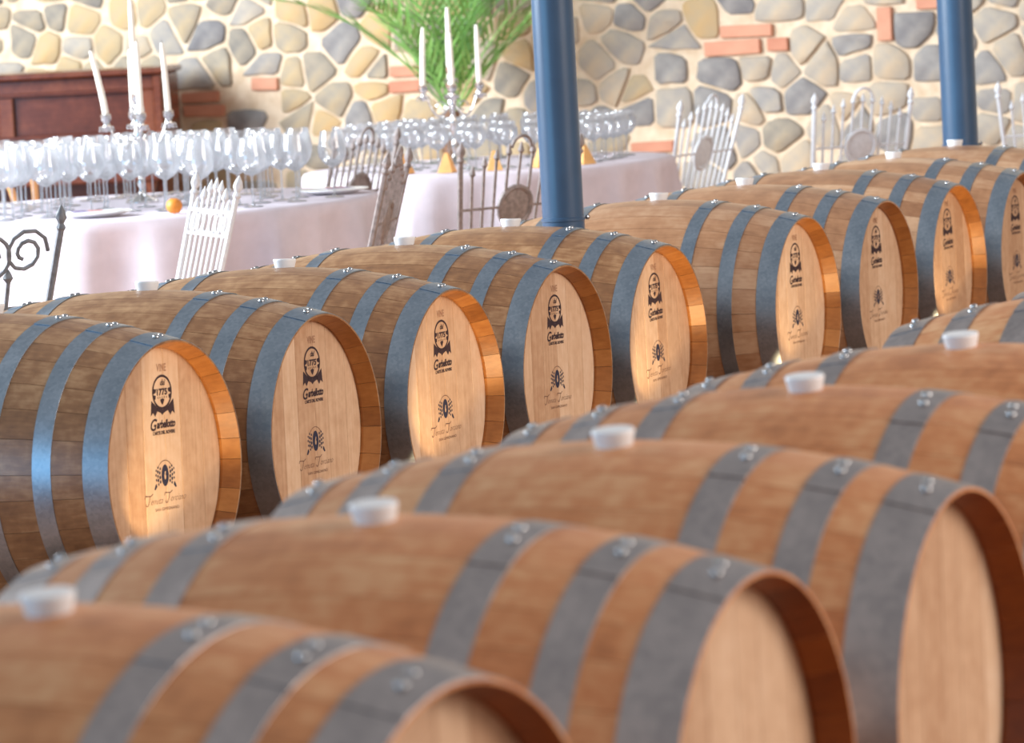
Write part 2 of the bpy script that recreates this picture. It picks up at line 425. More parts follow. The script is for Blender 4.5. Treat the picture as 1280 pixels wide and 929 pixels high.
# ------------------------------------------------------------------ barrels
LEN, RB, RE = 0.95, 0.3435, 0.2795
HEAD_Y = 0.048
def rad(y): return RB - (RB - RE) * (abs(y) / (LEN / 2)) ** 2
def stave_mesh(w, mat):
    g = 0.0016
    cols = 3; ys = [-LEN / 2 + LEN * k / 14 for k in range(15)]
    v = []; f = []
    for y in ys:
        for c in range(cols + 1):
            a = -w / 2 + g + (w - 2 * g) * c / cols; v.append((rad(y) * math.sin(a), y, rad(y) * math.cos(a)))
    n = cols + 1
    for k in range(14):
        for c in range(cols): f.append([k * n + c, k * n + c + 1, (k + 1) * n + c + 1, (k + 1) * n + c])
    o = len(v)
    ins = [(-LEN / 2, .004), (-LEN / 2 + .040, .027), (-LEN / 2 + .06, .027), (0, .027), (LEN / 2 - .06, .027), (LEN / 2 - .040, .027), (LEN / 2, .004)]
    for (y, t) in ins:
        for c in range(cols + 1):
            a = -w / 2 + g + (w - 2 * g) * c / cols; r = rad(y) - t; v.append((r * math.sin(a), y, r * math.cos(a)))
    for k in range(len(ins) - 1):
        for c in range(cols): f.append([o + k * n + c + 1, o + k * n + c, o + (k + 1) * n + c, o + (k + 1) * n + c + 1])
    for c in range(cols):
        f.append([c + 1, c, o + c, o + c + 1]); e = 14 * n; h = o + (len(ins) - 1) * n
        f.append([e + c, e + c + 1, h + c + 1, h + c])
    # the two long sides
    for s in (0, cols):
        up = [k * n + s for k in range(15)]; dn = [o + k * n + s for k in range(len(ins))]
        loop = up + dn[::-1]
        f.append(loop if s == 0 else loop[::-1])
    return mk_mesh('stave', v, f, [mat, M_CHIME_F if mat is M_STAVE_F else M_CHIME], 25, [0] * 42 + [1] * 18 + [0] * (len(f) - 60))
WID = [12, 10, 13, 11, 14, 10, 12, 15, 11, 12, 13, 10, 14, 12, 11]          # half turn
WID = [w * 180 / sum(WID) for w in WID]
STAVES = {}
for key, mt in (('B', M_STAVE), ('A', M_STAVE_A), ('F', M_STAVE_F)):
    for w in sorted(set(round(x, 3) for x in WID)): STAVES[(key, w)] = stave_mesh(math.radians(w), mt)

R_H = rad(LEN / 2 - HEAD_Y) - .0265
def head_boards():
    ws = [.058, .084, .070, .088, .066, .092]; ws.append(2 * R_H - sum(ws)); out = []
    x = -R_H
    for w in ws:
        a, b = x + .0004, x + w - .0004; x += w
        top = []
        for k in range(9):
            q = a + (b - a) * k / 8; q2 = max(-R_H + 1e-4, min(R_H - 1e-4, q)); top.append((q, math.sqrt(R_H ** 2 - q2 ** 2)))
        poly = top + [(p[0], -p[1]) for p in reversed(top)]
        cx = (a + b) / 2; N = len(poly); v = []; f = []
        for (yy, ins) in ((0.0, .0007), (.0010, 0), (.022, 0)):
            for (px, pz) in poly:
                qx = px - cx; v.append((qx * (1 - 2 * ins / (b - a)), yy, pz))
        f.append([i for i in range(N)])
        for k in range(2):
            for i in range(N):
                j = (i + 1) % N; f.append([k * N + j, k * N + i, k * N + N + i, k * N + N + j])
        f.append([2 * N + i for i in range(N - 1, -1, -1)])
        me = mk_mesh('head_board', v, f, [M_HEAD], 30)
        out.append((cx, me))
    return out
BOARDS = head_boards()

def hoop_mesh(y0, y1, mat):
    n = 80; th = .0014; m = MB(); v = []; f = []
    def prof(e): return [(rad(y0) + .0002 + e, y0), (rad(y0) + th + e, y0 + .0002), (rad(y1) + th + e, y1 - .0002), (rad(y1) + .0002 + e, y1)]
    P = prof(0)
    for i in range(n):
        a = 2 * PI * i / n
        for (r, y) in P: v.append((r * math.sin(a), y, r * math.cos(a)))
    for i in range(n):
        j = (i + 1) % n
        for k in range(3): f.append([i * 4 + k, j * 4 + k, j * 4 + k + 1, i * 4 + k + 1])
    m.add(v, f)
    # the overlapping end of the band
    v = []; f = []; K = 10; P = prof(.0014)
    for i in range(K + 1):
        a = -.26 + .42 * i / K
        for (r, y) in P: v.append((r * math.sin(a), y, r * math.cos(a)))
    for i in range(K):
        for k in range(3): f.append([i * 4 + k, i * 4 + 4 + k, i * 4 + 5 + k, i * 4 + k + 1])
    f += [[0, 1, 2, 3], [K * 4 + 3, K * 4 + 2, K * 4 + 1, K * 4]]
    m.add(v, f)
    return m.mesh('hoop', [mat], 35)
HOOPS = [(-LEN / 2, -LEN / 2 + .056), (-LEN / 2 + .127, -LEN / 2 + .170), (-LEN / 2 + .256, -LEN / 2 + .298)]
HOOPS_F = [(-LEN / 2, -LEN / 2 + .070), (-LEN / 2 + .124, -LEN / 2 + .174), (-LEN / 2 + .252, -LEN / 2 + .304)]
HOOPMS = {'B': [hoop_mesh(*h, M_HOOP) for h in HOOPS], 'F': [hoop_mesh(*h, M_HOOP_F) for h in HOOPS_F]}
rv = MB(); rv.lathe([(.0072, 0), (.0068, .0025), (.0048, .0044), (0.0001, .0052)], 10); RIVET = rv.mesh('rivet', [M_RIVET], 60)

# bung
bm_ = MB(); bm_.lathe([(.020, -.03), (.0250, .0), (.0290, .016), (.0290, .0195), (.0278, .021), (.0001, .021)], 28); BUNG = bm_.mesh('bung', [M_BUNG], 40)

# --- stamps: flat print on the head
def text_geo(body, size, shear=0.0, offset=0.0, spacing=1.0, width=None):
    cu = bpy.data.curves.new('text', 'FONT'); cu.body = body; cu.size = size; cu.shear = shear; cu.offset = offset
    cu.align_x = 'CENTER'; cu.space_character = spacing; cu.resolution_u = 3
    o = bpy.data.objects.new('text', cu); C.objects.link(o)
    dg = bpy.context.evaluated_depsgraph_get(); me = bpy.data.meshes.new_from_object(o.evaluated_get(dg))
    v = [tuple(p.co) for p in me.vertices]; f = [list(p.vertices) for p in me.polygons]
    bpy.data.objects.remove(o); bpy.data.curves.remove(cu); bpy.data.meshes.remove(me)
    if width and v:
        x0 = min(p[0] for p in v); x1 = max(p[0] for p in v); k = width / (x1 - x0); v = [((p[0] - (x0 + x1) / 2) * k, p[1], 0) for p in v]
    return v, f
class Print:
    def __init__(s): s.m = MB()
    def put(s, vf, x, z, mi):
        v, f = vf; s.m.add([(p[0] + x, 0, p[1] + z) for p in v], f, mi)
    def ring(s, x, z, a, b, t, mi, n=36, a0=0, a1=2 * PI):
        v = []; f = []
        for i in range(n + 1):
            w = a0 + (a1 - a0) * i / n; v += [(x + a * math.sin(w), 0, z + b * math.cos(w)), (x + (a - t) * math.sin(w), 0, z + (b - t) * math.cos(w))]
        for i in range(n): f.append([2 * i, 2 * i + 1, 2 * i + 3, 2 * i + 2])
        f = [q[::-1] for q in f]
        s.m.add(v, f, mi)
    def disc(s, x, z, a, b, mi, n=20, y=0.0):
        s.m.add([(x + a * math.cos(2 * PI * i / n), y, z + b * math.sin(2 * PI * i / n)) for i in range(n)], [list(range(n))], mi)
    def poly(s, pts, mi, y=0.0): s.m.add([(p[0], y, p[1]) for p in pts], [list(range(len(pts)))], mi)
def cooper_stamp():
    p = Print()
    p.put(text_geo('VINE', .024, 0, .0004, 1.05, .040), 0.0, .209, 1)
    # barrel-shaped oval with the year
    p.ring(0, .163, .041, .0385, .0052, 0)
    p.put(text_geo('dal', .018, .3, .0004), 0.002, .178, 0)
    p.put(text_geo('1775', .019, 0, .0009, 1.0, .044), 0, .157, 0)
    for s in (-1, 1):
        p.poly([(s * .036, .172), (s * .024, .170), (s * .026, .163), (s * .036, .160)][::s], 0)
        p.poly([(s * .036, .158), (s * .026, .156), (s * .028, .148), (s * .034, .148)][::s], 0)
    p.poly([(-.009, .146), (-.005, .139), (0, .134), (.005, .139), (.009, .146), (0, .149)], 0)
    for i in range(5):
        x = -.018 + .009 * i; p.poly([(x - .0012, .153), (x - .0012, .149), (x + .0012, .149), (x + .0012, .153)], 0)
    # ribbon
    p.poly([(-.046, .146), (-.050, .112), (-.040, .119), (-.032, .110), (-.022, .121), (-.022, .130), (-.034, .138)][::-1][::-1], 0)
    p.poly([(.046, .146), (.034, .138), (.022, .130), (.022, .121), (.032, .110), (.040, .119), (.050, .112)], 0)
    p.poly([(-.024, .131), (-.024, .122), (-.008, .117), (-.002, .112), (.006, .117), (.024, .122), (.024, .131), (0, .124)], 0)
    # lettering
    p.put(text_geo('G', .036, .35, .0008), -.044, .080, 0)
    p.put(text_geo('arbellotto', .024, .35, .0010, .95, .078), .012, .084, 0)
    p.put(text_geo("L'ARTE DEL ROVERE", .010, 0, .0005, 1.0, .092), .002, .070, 0)
    return p.m.mesh('cooper_stamp', [M_INK, M_INK_FAINT], None)
def winery_stamp():
    p = Print()
    p.ring(0, -.022, .0150, .0240, .004, 0, 28)
    p.disc(0, -.022, .0112, .0200, 0)
    # pale figure in the oval
    p.poly([(-.003, -.030), (.001, -.031), (.004, -.025), (.001, -.020), (.003, -.014), (0, -.012), (-.002, -.017), (-.004, -.023)], 2, -.0003)
    for s in (-1, 1):                      # a crested beast on either side of the oval
        for (a, b, q) in [(.020, -.006, .0038), (.022, -.015, .0046), (.021, -.025, .0050), (.020, -.035, .0044), (.029, -.003, .0034), (.030, -.012, .0044), (.030, -.022, .0040),
                          (.029, -.031, .0046), (.028, -.040, .0036), (.037, -.009, .0032), (.038, -.019, .0036), (.037, -.030, .0034), (.038, -.041, .0030)]:
            p.disc(s * a, b, q * .8, q * .9, 0, 7)
        p.poly([(s * a, b) for a, b in [(.034, -.044), (.042, -.052), (.047, -.050), (.041, -.040)]][::s], 0)
    p.ring(0, -.024, .036, .036, .0016, 1, 16, -.9, .9)
    def swash(x, z):                       # script capital T
        for pts in ([(-.018, .014), (-.015, .020), (-.004, .019), (.008, .0185), (.016, .023)], [(.004, .019), (.001, .008), (-.005, -.002), (-.012, -.003), (-.014, .002)]):
            for (a, b), (c, d) in zip(pts, pts[1:]):
                l = math.hypot(c - a, d - b); nx, nz = -(d - b) / l * .0010, (c - a) / l * .0010
                p.poly([(x + a + nx, z + b + nz), (x + a - nx, z + b - nz), (x + c - nx, z + d - nz), (x + c + nx, z + d + nz)], 1)
    swash(-.070, -.082); swash(.012, -.080)
    p.put(text_geo('enuta', .021, .5, -.0003, 1.0, .050), -.038, -.083, 1)
    p.put(text_geo('orciano', .021, .5, -.0003, 1.0, .064), .052, -.081, 1)
    p.put(text_geo('SAN GIMIGNANO', .0095, 0, .0, 1.0, .100), .004, -.099, 1)
    return p.m.mesh('winery_stamp', [M_INK_BLUE, M_INK_BROWN, M_HEAD], None)
STAMP1, STAMP2 = cooper_stamp(), winery_stamp()

def barrel(x, y, z, yaw, bung_ang, row, label, roll, stamped, tone=None):
    """x, y: middle of the barrel; z: height of its axis"""
    t = empty('wine_barrel', (x, y, z - RB), yaw)
    rng = random.Random(int(abs(x * 977 + y * 131)) + 5)
    c = (0, 0, RB)
    a = math.degrees(bung_ang) - WID[4] / 2 - sum(WID[:4])         # a wide stave carries the bung
    for half in range(2):
        for w in WID:
            link('stave', STAVES[(tone or row, round(w, 3))], t, c, (0, math.radians(a + w / 2), 0)); a += w
    for s, rz in ((-1, 0), (1, PI)):
        for (cx, me) in BOARDS:
            m = Matrix.Rotation(rz, 4, 'Z') @ Matrix.Rotation(roll, 4, 'Y') @ Matrix.Translation((cx, -LEN / 2 + HEAD_Y, 0))
            o = link('head_board', me, t); o.matrix_local = Matrix.Translation(c) @ m
        for k, me in enumerate(HOOPMS[row]):
            ja = bung_ang + rng.uniform(-.05, .03) - .05
            ha = ja if s < 0 else -ja
            o = link('hoop', me, t); o.matrix_local = Matrix.Translation(c) @ Matrix.Rotation(rz, 4, 'Z') @ Matrix.Rotation(ha, 4, 'Y')
            hs = HOOPS if row == 'B' else HOOPS_F; ym = (hs[k][0] + hs[k][1]) / 2
            slope = -2 * (RB - RE) * ym / (LEN / 2) ** 2
            for ra in (-.07, .06):
                q = link('rivet', RIVET, o)
                q.matrix_local = Matrix.Rotation(ra, 4, 'Y') @ Matrix.Translation((0, ym + (.006 if ra > 0 else -.004), rad(ym) + .0027)) @ Matrix.Rotation(math.atan(slope), 4, 'X')
    o = link('bung', BUNG, t); o.matrix_local = Matrix.Translation(c) @ Matrix.Rotation(bung_ang, 4, 'Y') @ Matrix.Translation((0, 0, RB))
    tag(o, 'white silicone bung')
    if stamped:
        for me, nm in ((STAMP1, 'cooper_stamp'), (STAMP2, 'winery_stamp')):
            o = link(nm, me, t); o.matrix_local = Matrix.Translation(c) @ Matrix.Rotation(roll, 4, 'Y') @ Matrix.Translation((.028, -LEN / 2 + HEAD_Y - .0004, 0))
    tag(t, label, 'barrel', 'stamped barrels in the row by the tables' if row == 'B' else 'plain barrels in the row across the aisle')
    return t

ORD = ['first', 'second', 'third', 'fourth', 'fifth', 'sixth', 'seventh', 'eighth', 'ninth', 'tenth']
# middle x, head y, yaw, axis height of every barrel
bx = [0.0, 0.696, 1.392, 2.089, 2.785, 3.806, 4.502, 5.198, 5.895, 6.591]
je = [(.0015, .0001, -.0371, .006), (-.0053, -.0075, .0019, -.0017), (.0087, -.0029, .003, -.0058), (.0004, -.0003, -.006, -.0024),
      (-.0053, .0073, .0072, -.0039), (.0043, -.0068, .0154, -.001), (.0031, -.0071, .0187, -.001), (-.0055, -.0025, .0195, .0037),
      (0, 0, .006, 0), (-.0019, .0198, .001, .003)]
extra = ['at the open end away from the columns', 'between two others near the open end', 'with a golden inner rim', 'with a brown shaded rim', 'with a golden rim, beside the blue column',
         'just past the first blue column', 'with a bright steel flank', 'with a golden rim', 'with only part of its head in view', 'beside the far blue column']
rolls = [.04, .02, .0, .03, -.02, .02, .01, -.01, .02, 0]
for i in range(10):
    dx, dy, yw, dz = je[i]
    barrel(bx[i] + dx, LEN / 2 + dy, .45 + dz, yw, .06, 'B', '%s oak barrel of the stamped row, %s' % (ORD[i], extra[i]), rolls[i], True, 'A' if i > 4 else None)
fx = [-4.489, -3.781, -3.084, -2.388, -1.692, -0.672, 0.024]
jf = [(.0008, .0191, -.0813, -.0019), (-.0083, -.0058, -.005, -.0003), (.0056, -.0024, .005, .0042), (.0022, -.0059, .0005, .0031), (-.0002, -.005, .0004, -.0023), (0, 0, 0, 0), (0, 0, 0, 0)]
for i in range(7):
    dx, dy, yw, dz = jf[i]
    barrel(fx[i] + dx, -2.9055 + LEN / 2 + dy, .522 + dz, yw, -.08, 'F', '%s amber oak barrel of the plain unstamped row, counted from its open end' % ORD[i], .03 * (i % 3 - 1), False)

# timber rails that carry the rows
def rail(y, x0, x1, top, label):
    m = MB(); m.bbox((x0, y - .05, 0.0), (x1, y + .05, top), .006)
    tag(m.build('timber_rail', M_RAIL, smooth=30), label, 'rail', 'timber rails under the barrels')
zb = rad(.28)
rail(LEN / 2 - .28, -.45, 7.0, .45 - RB - .006, 'timber rail under the head side of the stamped barrel row')
rail(LEN / 2 + .28, -.45, 7.0, .45 - RB - .006, 'timber rail under the table side of the stamped barrel row')
rail(-2.9055 + LEN / 2 - .28, -4.9, .45, .522 - RB - .003, 'timber rail under the head side of the plain barrel row')
rail(-2.9055 + LEN / 2 + .28, -4.9, .45, .522 - RB - .003, 'timber rail under the aisle side of the plain barrel row')

# ------------------------------------------------------------------ tables
TZ = .75
def table(cx, cy, R, name_lab, cloth_lab, seed):
    t = empty('round_table', (cx, cy, 0))
    a = MB(); a.lathe([(R - .02, TZ - .035), (R - .012, TZ - .03), (R - .012, TZ - .008), (R - .02, TZ - .004)], 48); a.build('table_top', M_RAIL, t)
    for k in range(4):
        w = PI / 4 + k * PI / 2; a = MB(); a.tube([(.5 * R * math.cos(w), .5 * R * math.sin(w), 0), (.5 * R * math.cos(w), .5 * R * math.sin(w), TZ - .03)], .025, 8); a.build('leg', M_RAIL, t)
    tag(t, name_lab, 'table', 'round banquet tables')
    rng = random.Random(seed); N = 240
    ph = [(rng.uniform(0, 6.28), rng.choice([14, 18, 22, 26])) for _ in range(3)]
    prof = [(0.0, 0.0), (.5 * R, 0), (R - .03, 0), (R - .008, -.004), (R, -.016), (R + .004, -.05), (R + .012, -.16), (R + .022, -.32), (R + .034, -.5), (R + .046, -.66), (R + .05, -.742)]
    v = []; f = []
    for (r, dz) in prof:
        for i in range(N):
            w = 2 * PI * i / N; k = 0
            if dz < -.02:
                amp = .034 * min(1, (-dz) / .16)
                s = sum(1 - 2 * abs(math.sin(n * w / 2 + p)) for p, n in ph) / 2; k = amp * s
            v.append(((r + k) * math.cos(w), (r + k) * math.sin(w), TZ + dz))
    for k in range(len(prof) - 1):
        for i in range(N):
            j = (i + 1) % N; f.append([k * N + j, k * N + i, k * N + N + i, k * N + N + j])
    o = link('tablecloth', mk_mesh('tablecloth', v, f, [M_CLOTH], 60), None, (cx, cy, .002))
    for p in o.data.polygons: pass
    tag(o, cloth_lab, 'tablecloth', 'pale tablecloths')
T1 = (5.126, 3.082, .90); T2 = (7.35, 2.71, .74)
table(*T1, 'round table under a pale cloth nearer the piano', 'pale pink cloth hanging to the floor from the glass-laden table nearer the piano', 4)
table(*T2, 'round table under a pale cloth before the potted palm', 'pale pink cloth hanging to the floor from the table before the palm', 9)

# wine glasses
def glass_proto(H, R, name):
    t = empty(name)
    b0 = H * .45
    a = MB(); pr = [(.004, b0), (R * .55, b0 + .012), (R * .92, b0 + .035), (R, b0 + .055), (R * .97, b0 + .075), (R * .84, H - .02), (R * .76, H)]
    a.lathe(pr, 18, cap=False); a.build('bowl', M_GLASS, t, 60)
    a = MB(); a.lathe([(.006, .004), (.0035, .02), (.0035, b0 - .01), (.0055, b0 + .002)], 8); a.build('stem', M_GLASS, t, 60)
    a = MB(); a.lathe([(.034, 0), (.034, .002), (.006, .006)], 18); a.build('foot', M_GLASS, t, 60)
    return t
PLATE_A = [-1.13, -2.75]; NAP_A = [-2.1 - .28 * k for k in range(5)]
used = [[(T1[0] + .74 * math.cos(w), T1[1] + .74 * math.sin(w), .18) for w in PLATE_A] + [(5.239, 3.078, .12)],
        [(T2[0] + .655 * math.cos(w), T2[1] + .655 * math.sin(w), .10) for w in NAP_A] + [(7.30, 2.83, .12)]]
def glasses(T, proto, rings, ti, seed, label, group):
    rng = random.Random(seed); first = True
    order = sorted((r[0] for r in rings), reverse=True)
    rn = ['outermost', 'second', 'third', 'fourth', 'innermost']
    for (rr, n, off) in rings:
        for k in range(n):
            w = off + 2 * PI * k / n + rng.uniform(-.04, .04); q = rr + rng.uniform(-.03, .03)
            x, y = T[0] + q * math.cos(w), T[1] + q * math.sin(w)
            if any(math.hypot(x - a, y - b) < d for a, b, d in used[ti]): continue
            used[ti].append((x, y, .104 if ti == 0 else .096))
            g = proto if first else copy_tree(proto); first = False
            g.location = (x, y, TZ + .0035)
            side = ['wall side', 'piano side', 'aisle side', 'column side'][int(((w % (2 * PI)) + PI / 4) // (PI / 2)) % 4]
            ri = order.index(rr); ring = 'innermost' if ri == len(order) - 1 else rn[ri]
            tag(g, label % (ring, side), 'wine glass', group)
glasses(T1, glass_proto(.232, .050, 'wine_glass'), [(.64, 30, .1), (.51, 24, .3), (.38, 16, 0), (.26, 10, .2), (.77, 22, .25)], 0, 3,
        'tall wine glass in the %s ring, %s of the table nearer the piano', 'glasses on the table nearer the piano')
glasses(T2, glass_proto(.178, .046, 'wine_glass'), [(.55, 28, .1), (.44, 22, .3), (.32, 15, 0)], 1, 5,
        'clear wine glass in the %s ring, %s of the table before the palm', 'glasses on the table before the palm')

# candelabra
def candelabrum(T, x, y, rz, label, tops, bend):
    z0 = TZ + .0035
    t = empty('candelabrum', (x, y, z0), rz)
    a = MB(); a.lathe([(.060, 0), (.060, .006), (.048, .014), (.030, .020), (.014, .034)], 20); a.build('base', M_SILVER, t, 50)
    a = MB(); a.lathe([(.014, .03), (.008, .05), (.016, .07), (.009, .09), (.010, .15), (.018, .17), (.009, .19), (.012, .22), (.022, .245), (.012, .265), (.009, .30), (.014, .325), (.010, .335)], 14)
    a.build('stem', M_SILVER, t, 50)
    ends = [(0, 0, .335)]
    for k in range(4):
        w = k * PI / 2; p = []
        for s in range(13):
            q = s / 12; rr = .012 + .100 * q; zz = .235 - .045 * math.sin(q * PI * 1.05) + .075 * q ** 3
            p.append((rr * math.cos(w), rr * math.sin(w), zz))
        a = MB(); a.tube(p, [.0055 - .0015 * (s / 12) for s in range(13)], 8)
        cx, cy = .035 * math.cos(w), .035 * math.sin(w)      # scroll under the arm
        a.tube([((.045 + .018 * math.cos(s)) * math.cos(w), (.045 + .018 * math.cos(s)) * math.sin(w), .235 + .018 * math.sin(s)) for s in [i * .5 for i in range(11)]], .0035, 6)
        a.build('arm', M_SILVER, t, 60)
        ends.append((.112 * math.cos(w), .112 * math.sin(w), .270))
    for (ex, ey, ez) in ends:
        a = MB(); a.lathe([(.004, -.012), (.010, -.004), (.026, .004), (.027, .008), (.012, .010), (.010, .022), (.018, .032), (.019, .050), (.013, .054)], 14); a.build('cup', M_SILVER, t, 50, (ex, ey, ez))
        a = MB()                                            # hanging drops
        for k in range(6):
            w = k * PI / 3; a.lathe([(.0005, -.016), (.004, -.010), (.0005, .002)], 6, M=Matrix.Translation((.025 * math.cos(w), .025 * math.sin(w), .004)))
        a.build('drops', M_SILVER, t, 50, (ex, ey, ez))
    tag(t, label, 'candelabrum', 'silver candelabra')
    ends2 = ends
    cr, sr = math.cos(rz), math.sin(rz)
    for k, (ex, ey, ez) in enumerate(ends2):
        h = tops[k]; lx, ly = bend.get(k, (0, 0))
        wx, wy = x + cr * ex - sr * ey, y + sr * ex + cr * ey
        c = empty('taper_candle', (wx, wy, z0 + ez + .0545))
        a = MB(); P = [(lx * (s / 6) ** 1.2, ly * (s / 6) ** 1.2, h * s / 6) for s in range(7)]
        a.tube(P, [.0115, .0112, .0108, .0104, .010, .0094, .006], 12); a.build('wax', M_CANDLE, c, 50)
        a = MB(); a.tube([(lx, ly, h - .002), (lx + .001, ly, h + .008)], .0012, 5); a.build('wick', M_INK, c)
        yield c, k
rdir = Vector((.423, -.906))
CAND1 = (5.239, 3.078)
ang_r = math.atan2(rdir.y, rdir.x)
cl1 = ['ivory taper candle standing in the tall middle cup of the candelabrum nearer the piano', 'ivory taper candle on the column-side arm of the candelabrum nearer the piano',
       'ivory taper candle on the far arm of the candelabrum nearer the piano', 'bent ivory taper candle leaning outward on the candelabrum nearer the piano', 'ivory taper candle on the aisle-side arm of the candelabrum nearer the piano']
for c, k in candelabrum(T1, CAND1[0], CAND1[1], ang_r + .2, 'five-cup silver candelabrum rising among the glasses nearer the piano', [.36, .24, .22, .225, .25], {3: (-.423 * .040, .906 * .040), 1: (-.004, .008)}):
    tag(c, cl1[k], 'candle', 'taper candles')
cl2 = [s.replace('nearer the piano', 'before the palm').replace('bent ivory taper candle leaning outward', 'ivory taper candle on the piano-side arm') for s in cl1]
cl2[3] = 'slightly bent ivory taper candle on the piano-side arm of the candelabrum before the palm'
for c, k in candelabrum(T2, 7.30, 2.83, ang_r + .05, 'five-cup silver candelabrum on the table before the potted palm', [.235, .225, .2, .225, .2], {3: (.423 * .012, -.906 * .012)}):
    tag(c, cl2[k], 'candle', 'taper candles')

# plates, menus and small bright things
def plate(x, y, label, group):
    m = MB(); m.lathe([(.07, 0), (.075, .003), (.125, .015), (.124, .018), (.072, .007), (.0001, .006)], 32)
    o = m.build('plate', M_WHITE, None, 50, (x, y, TZ + .0035)); tag(o, label, 'plate', group)
def menu(x, y, rz, label):
    t = empty('menu_card', (x, y, TZ + .0225), rz)
    m = MB(); m.box((-.09, -.05, 0), (.09, .05, .003)); m.build('card', M_WHITE, t, None)
    m = MB(); m.box((-.085, -.045, .003), (-.03, .045, .0036)); m.build('print', M_CARD_P, t, None)
    m = MB(); m.box((-.026, -.04, .003), (.02, .03, .0036)); m.build('print', M_CARD_R, t, None)
    tag(t, label, 'menu card', 'printed menu cards')
P1 = []
for k, w in enumerate(PLATE_A):
    x, y = T1[0] + .74 * math.cos(w), T1[1] + .74 * math.sin(w)
    plate(x, y, 'white dinner plate under a printed card, on the %s side of the table' % ('column' if k == 0 else 'aisle'), 'plates on the table nearer the piano')
    if True: menu(x, y, w + 1.9, 'folded card with purple and red print on a plate, ' + ('at the edge facing the columns' if k == 0 else 'on the aisle side among glasses'))
for k, (r, w) in enumerate([(.84, -2.42)]):
    m = MB(); m.lathe([(.0001, 0), (.016, .003), (.026, .016), (.028, .027), (.024, .042), (.012, .051), (.0001, .050)], 16)
    tag(m.build('orange', M_ORANGE, None, 60, (T1[0] + r * math.cos(w), T1[1] + r * math.sin(w), TZ + .0035)), 'small round orange on the cloth edge before the glasses', 'orange')
for k in range(5):
    w = NAP_A[k]; x, y = T2[0] + .655 * math.cos(w), T2[1] + .655 * math.sin(w)
    m = MB(); m.add([(-.04, -.03, 0), (.04, -.03, 0), (.04, .03, 0), (-.04, .03, 0), (-.012, -.006, .075), (.012, -.006, .075), (.012, .006, .075), (-.012, .006, .075)],
                    [[3, 2, 1, 0], [4, 5, 6, 7], [0, 1, 5, 4], [1, 2, 6, 5], [2, 3, 7, 6], [3, 0, 4, 7]])
    tag(m.build('napkin', plain('peach_napkin', srgb(232, 176, 110), .8) if k == 0 else MATS['peach_napkin'], None, None, (x, y, TZ + .0035), (0, 0, w)), 'peach folded napkin standing on the table before the palm', 'napkin', 'folded napkins')

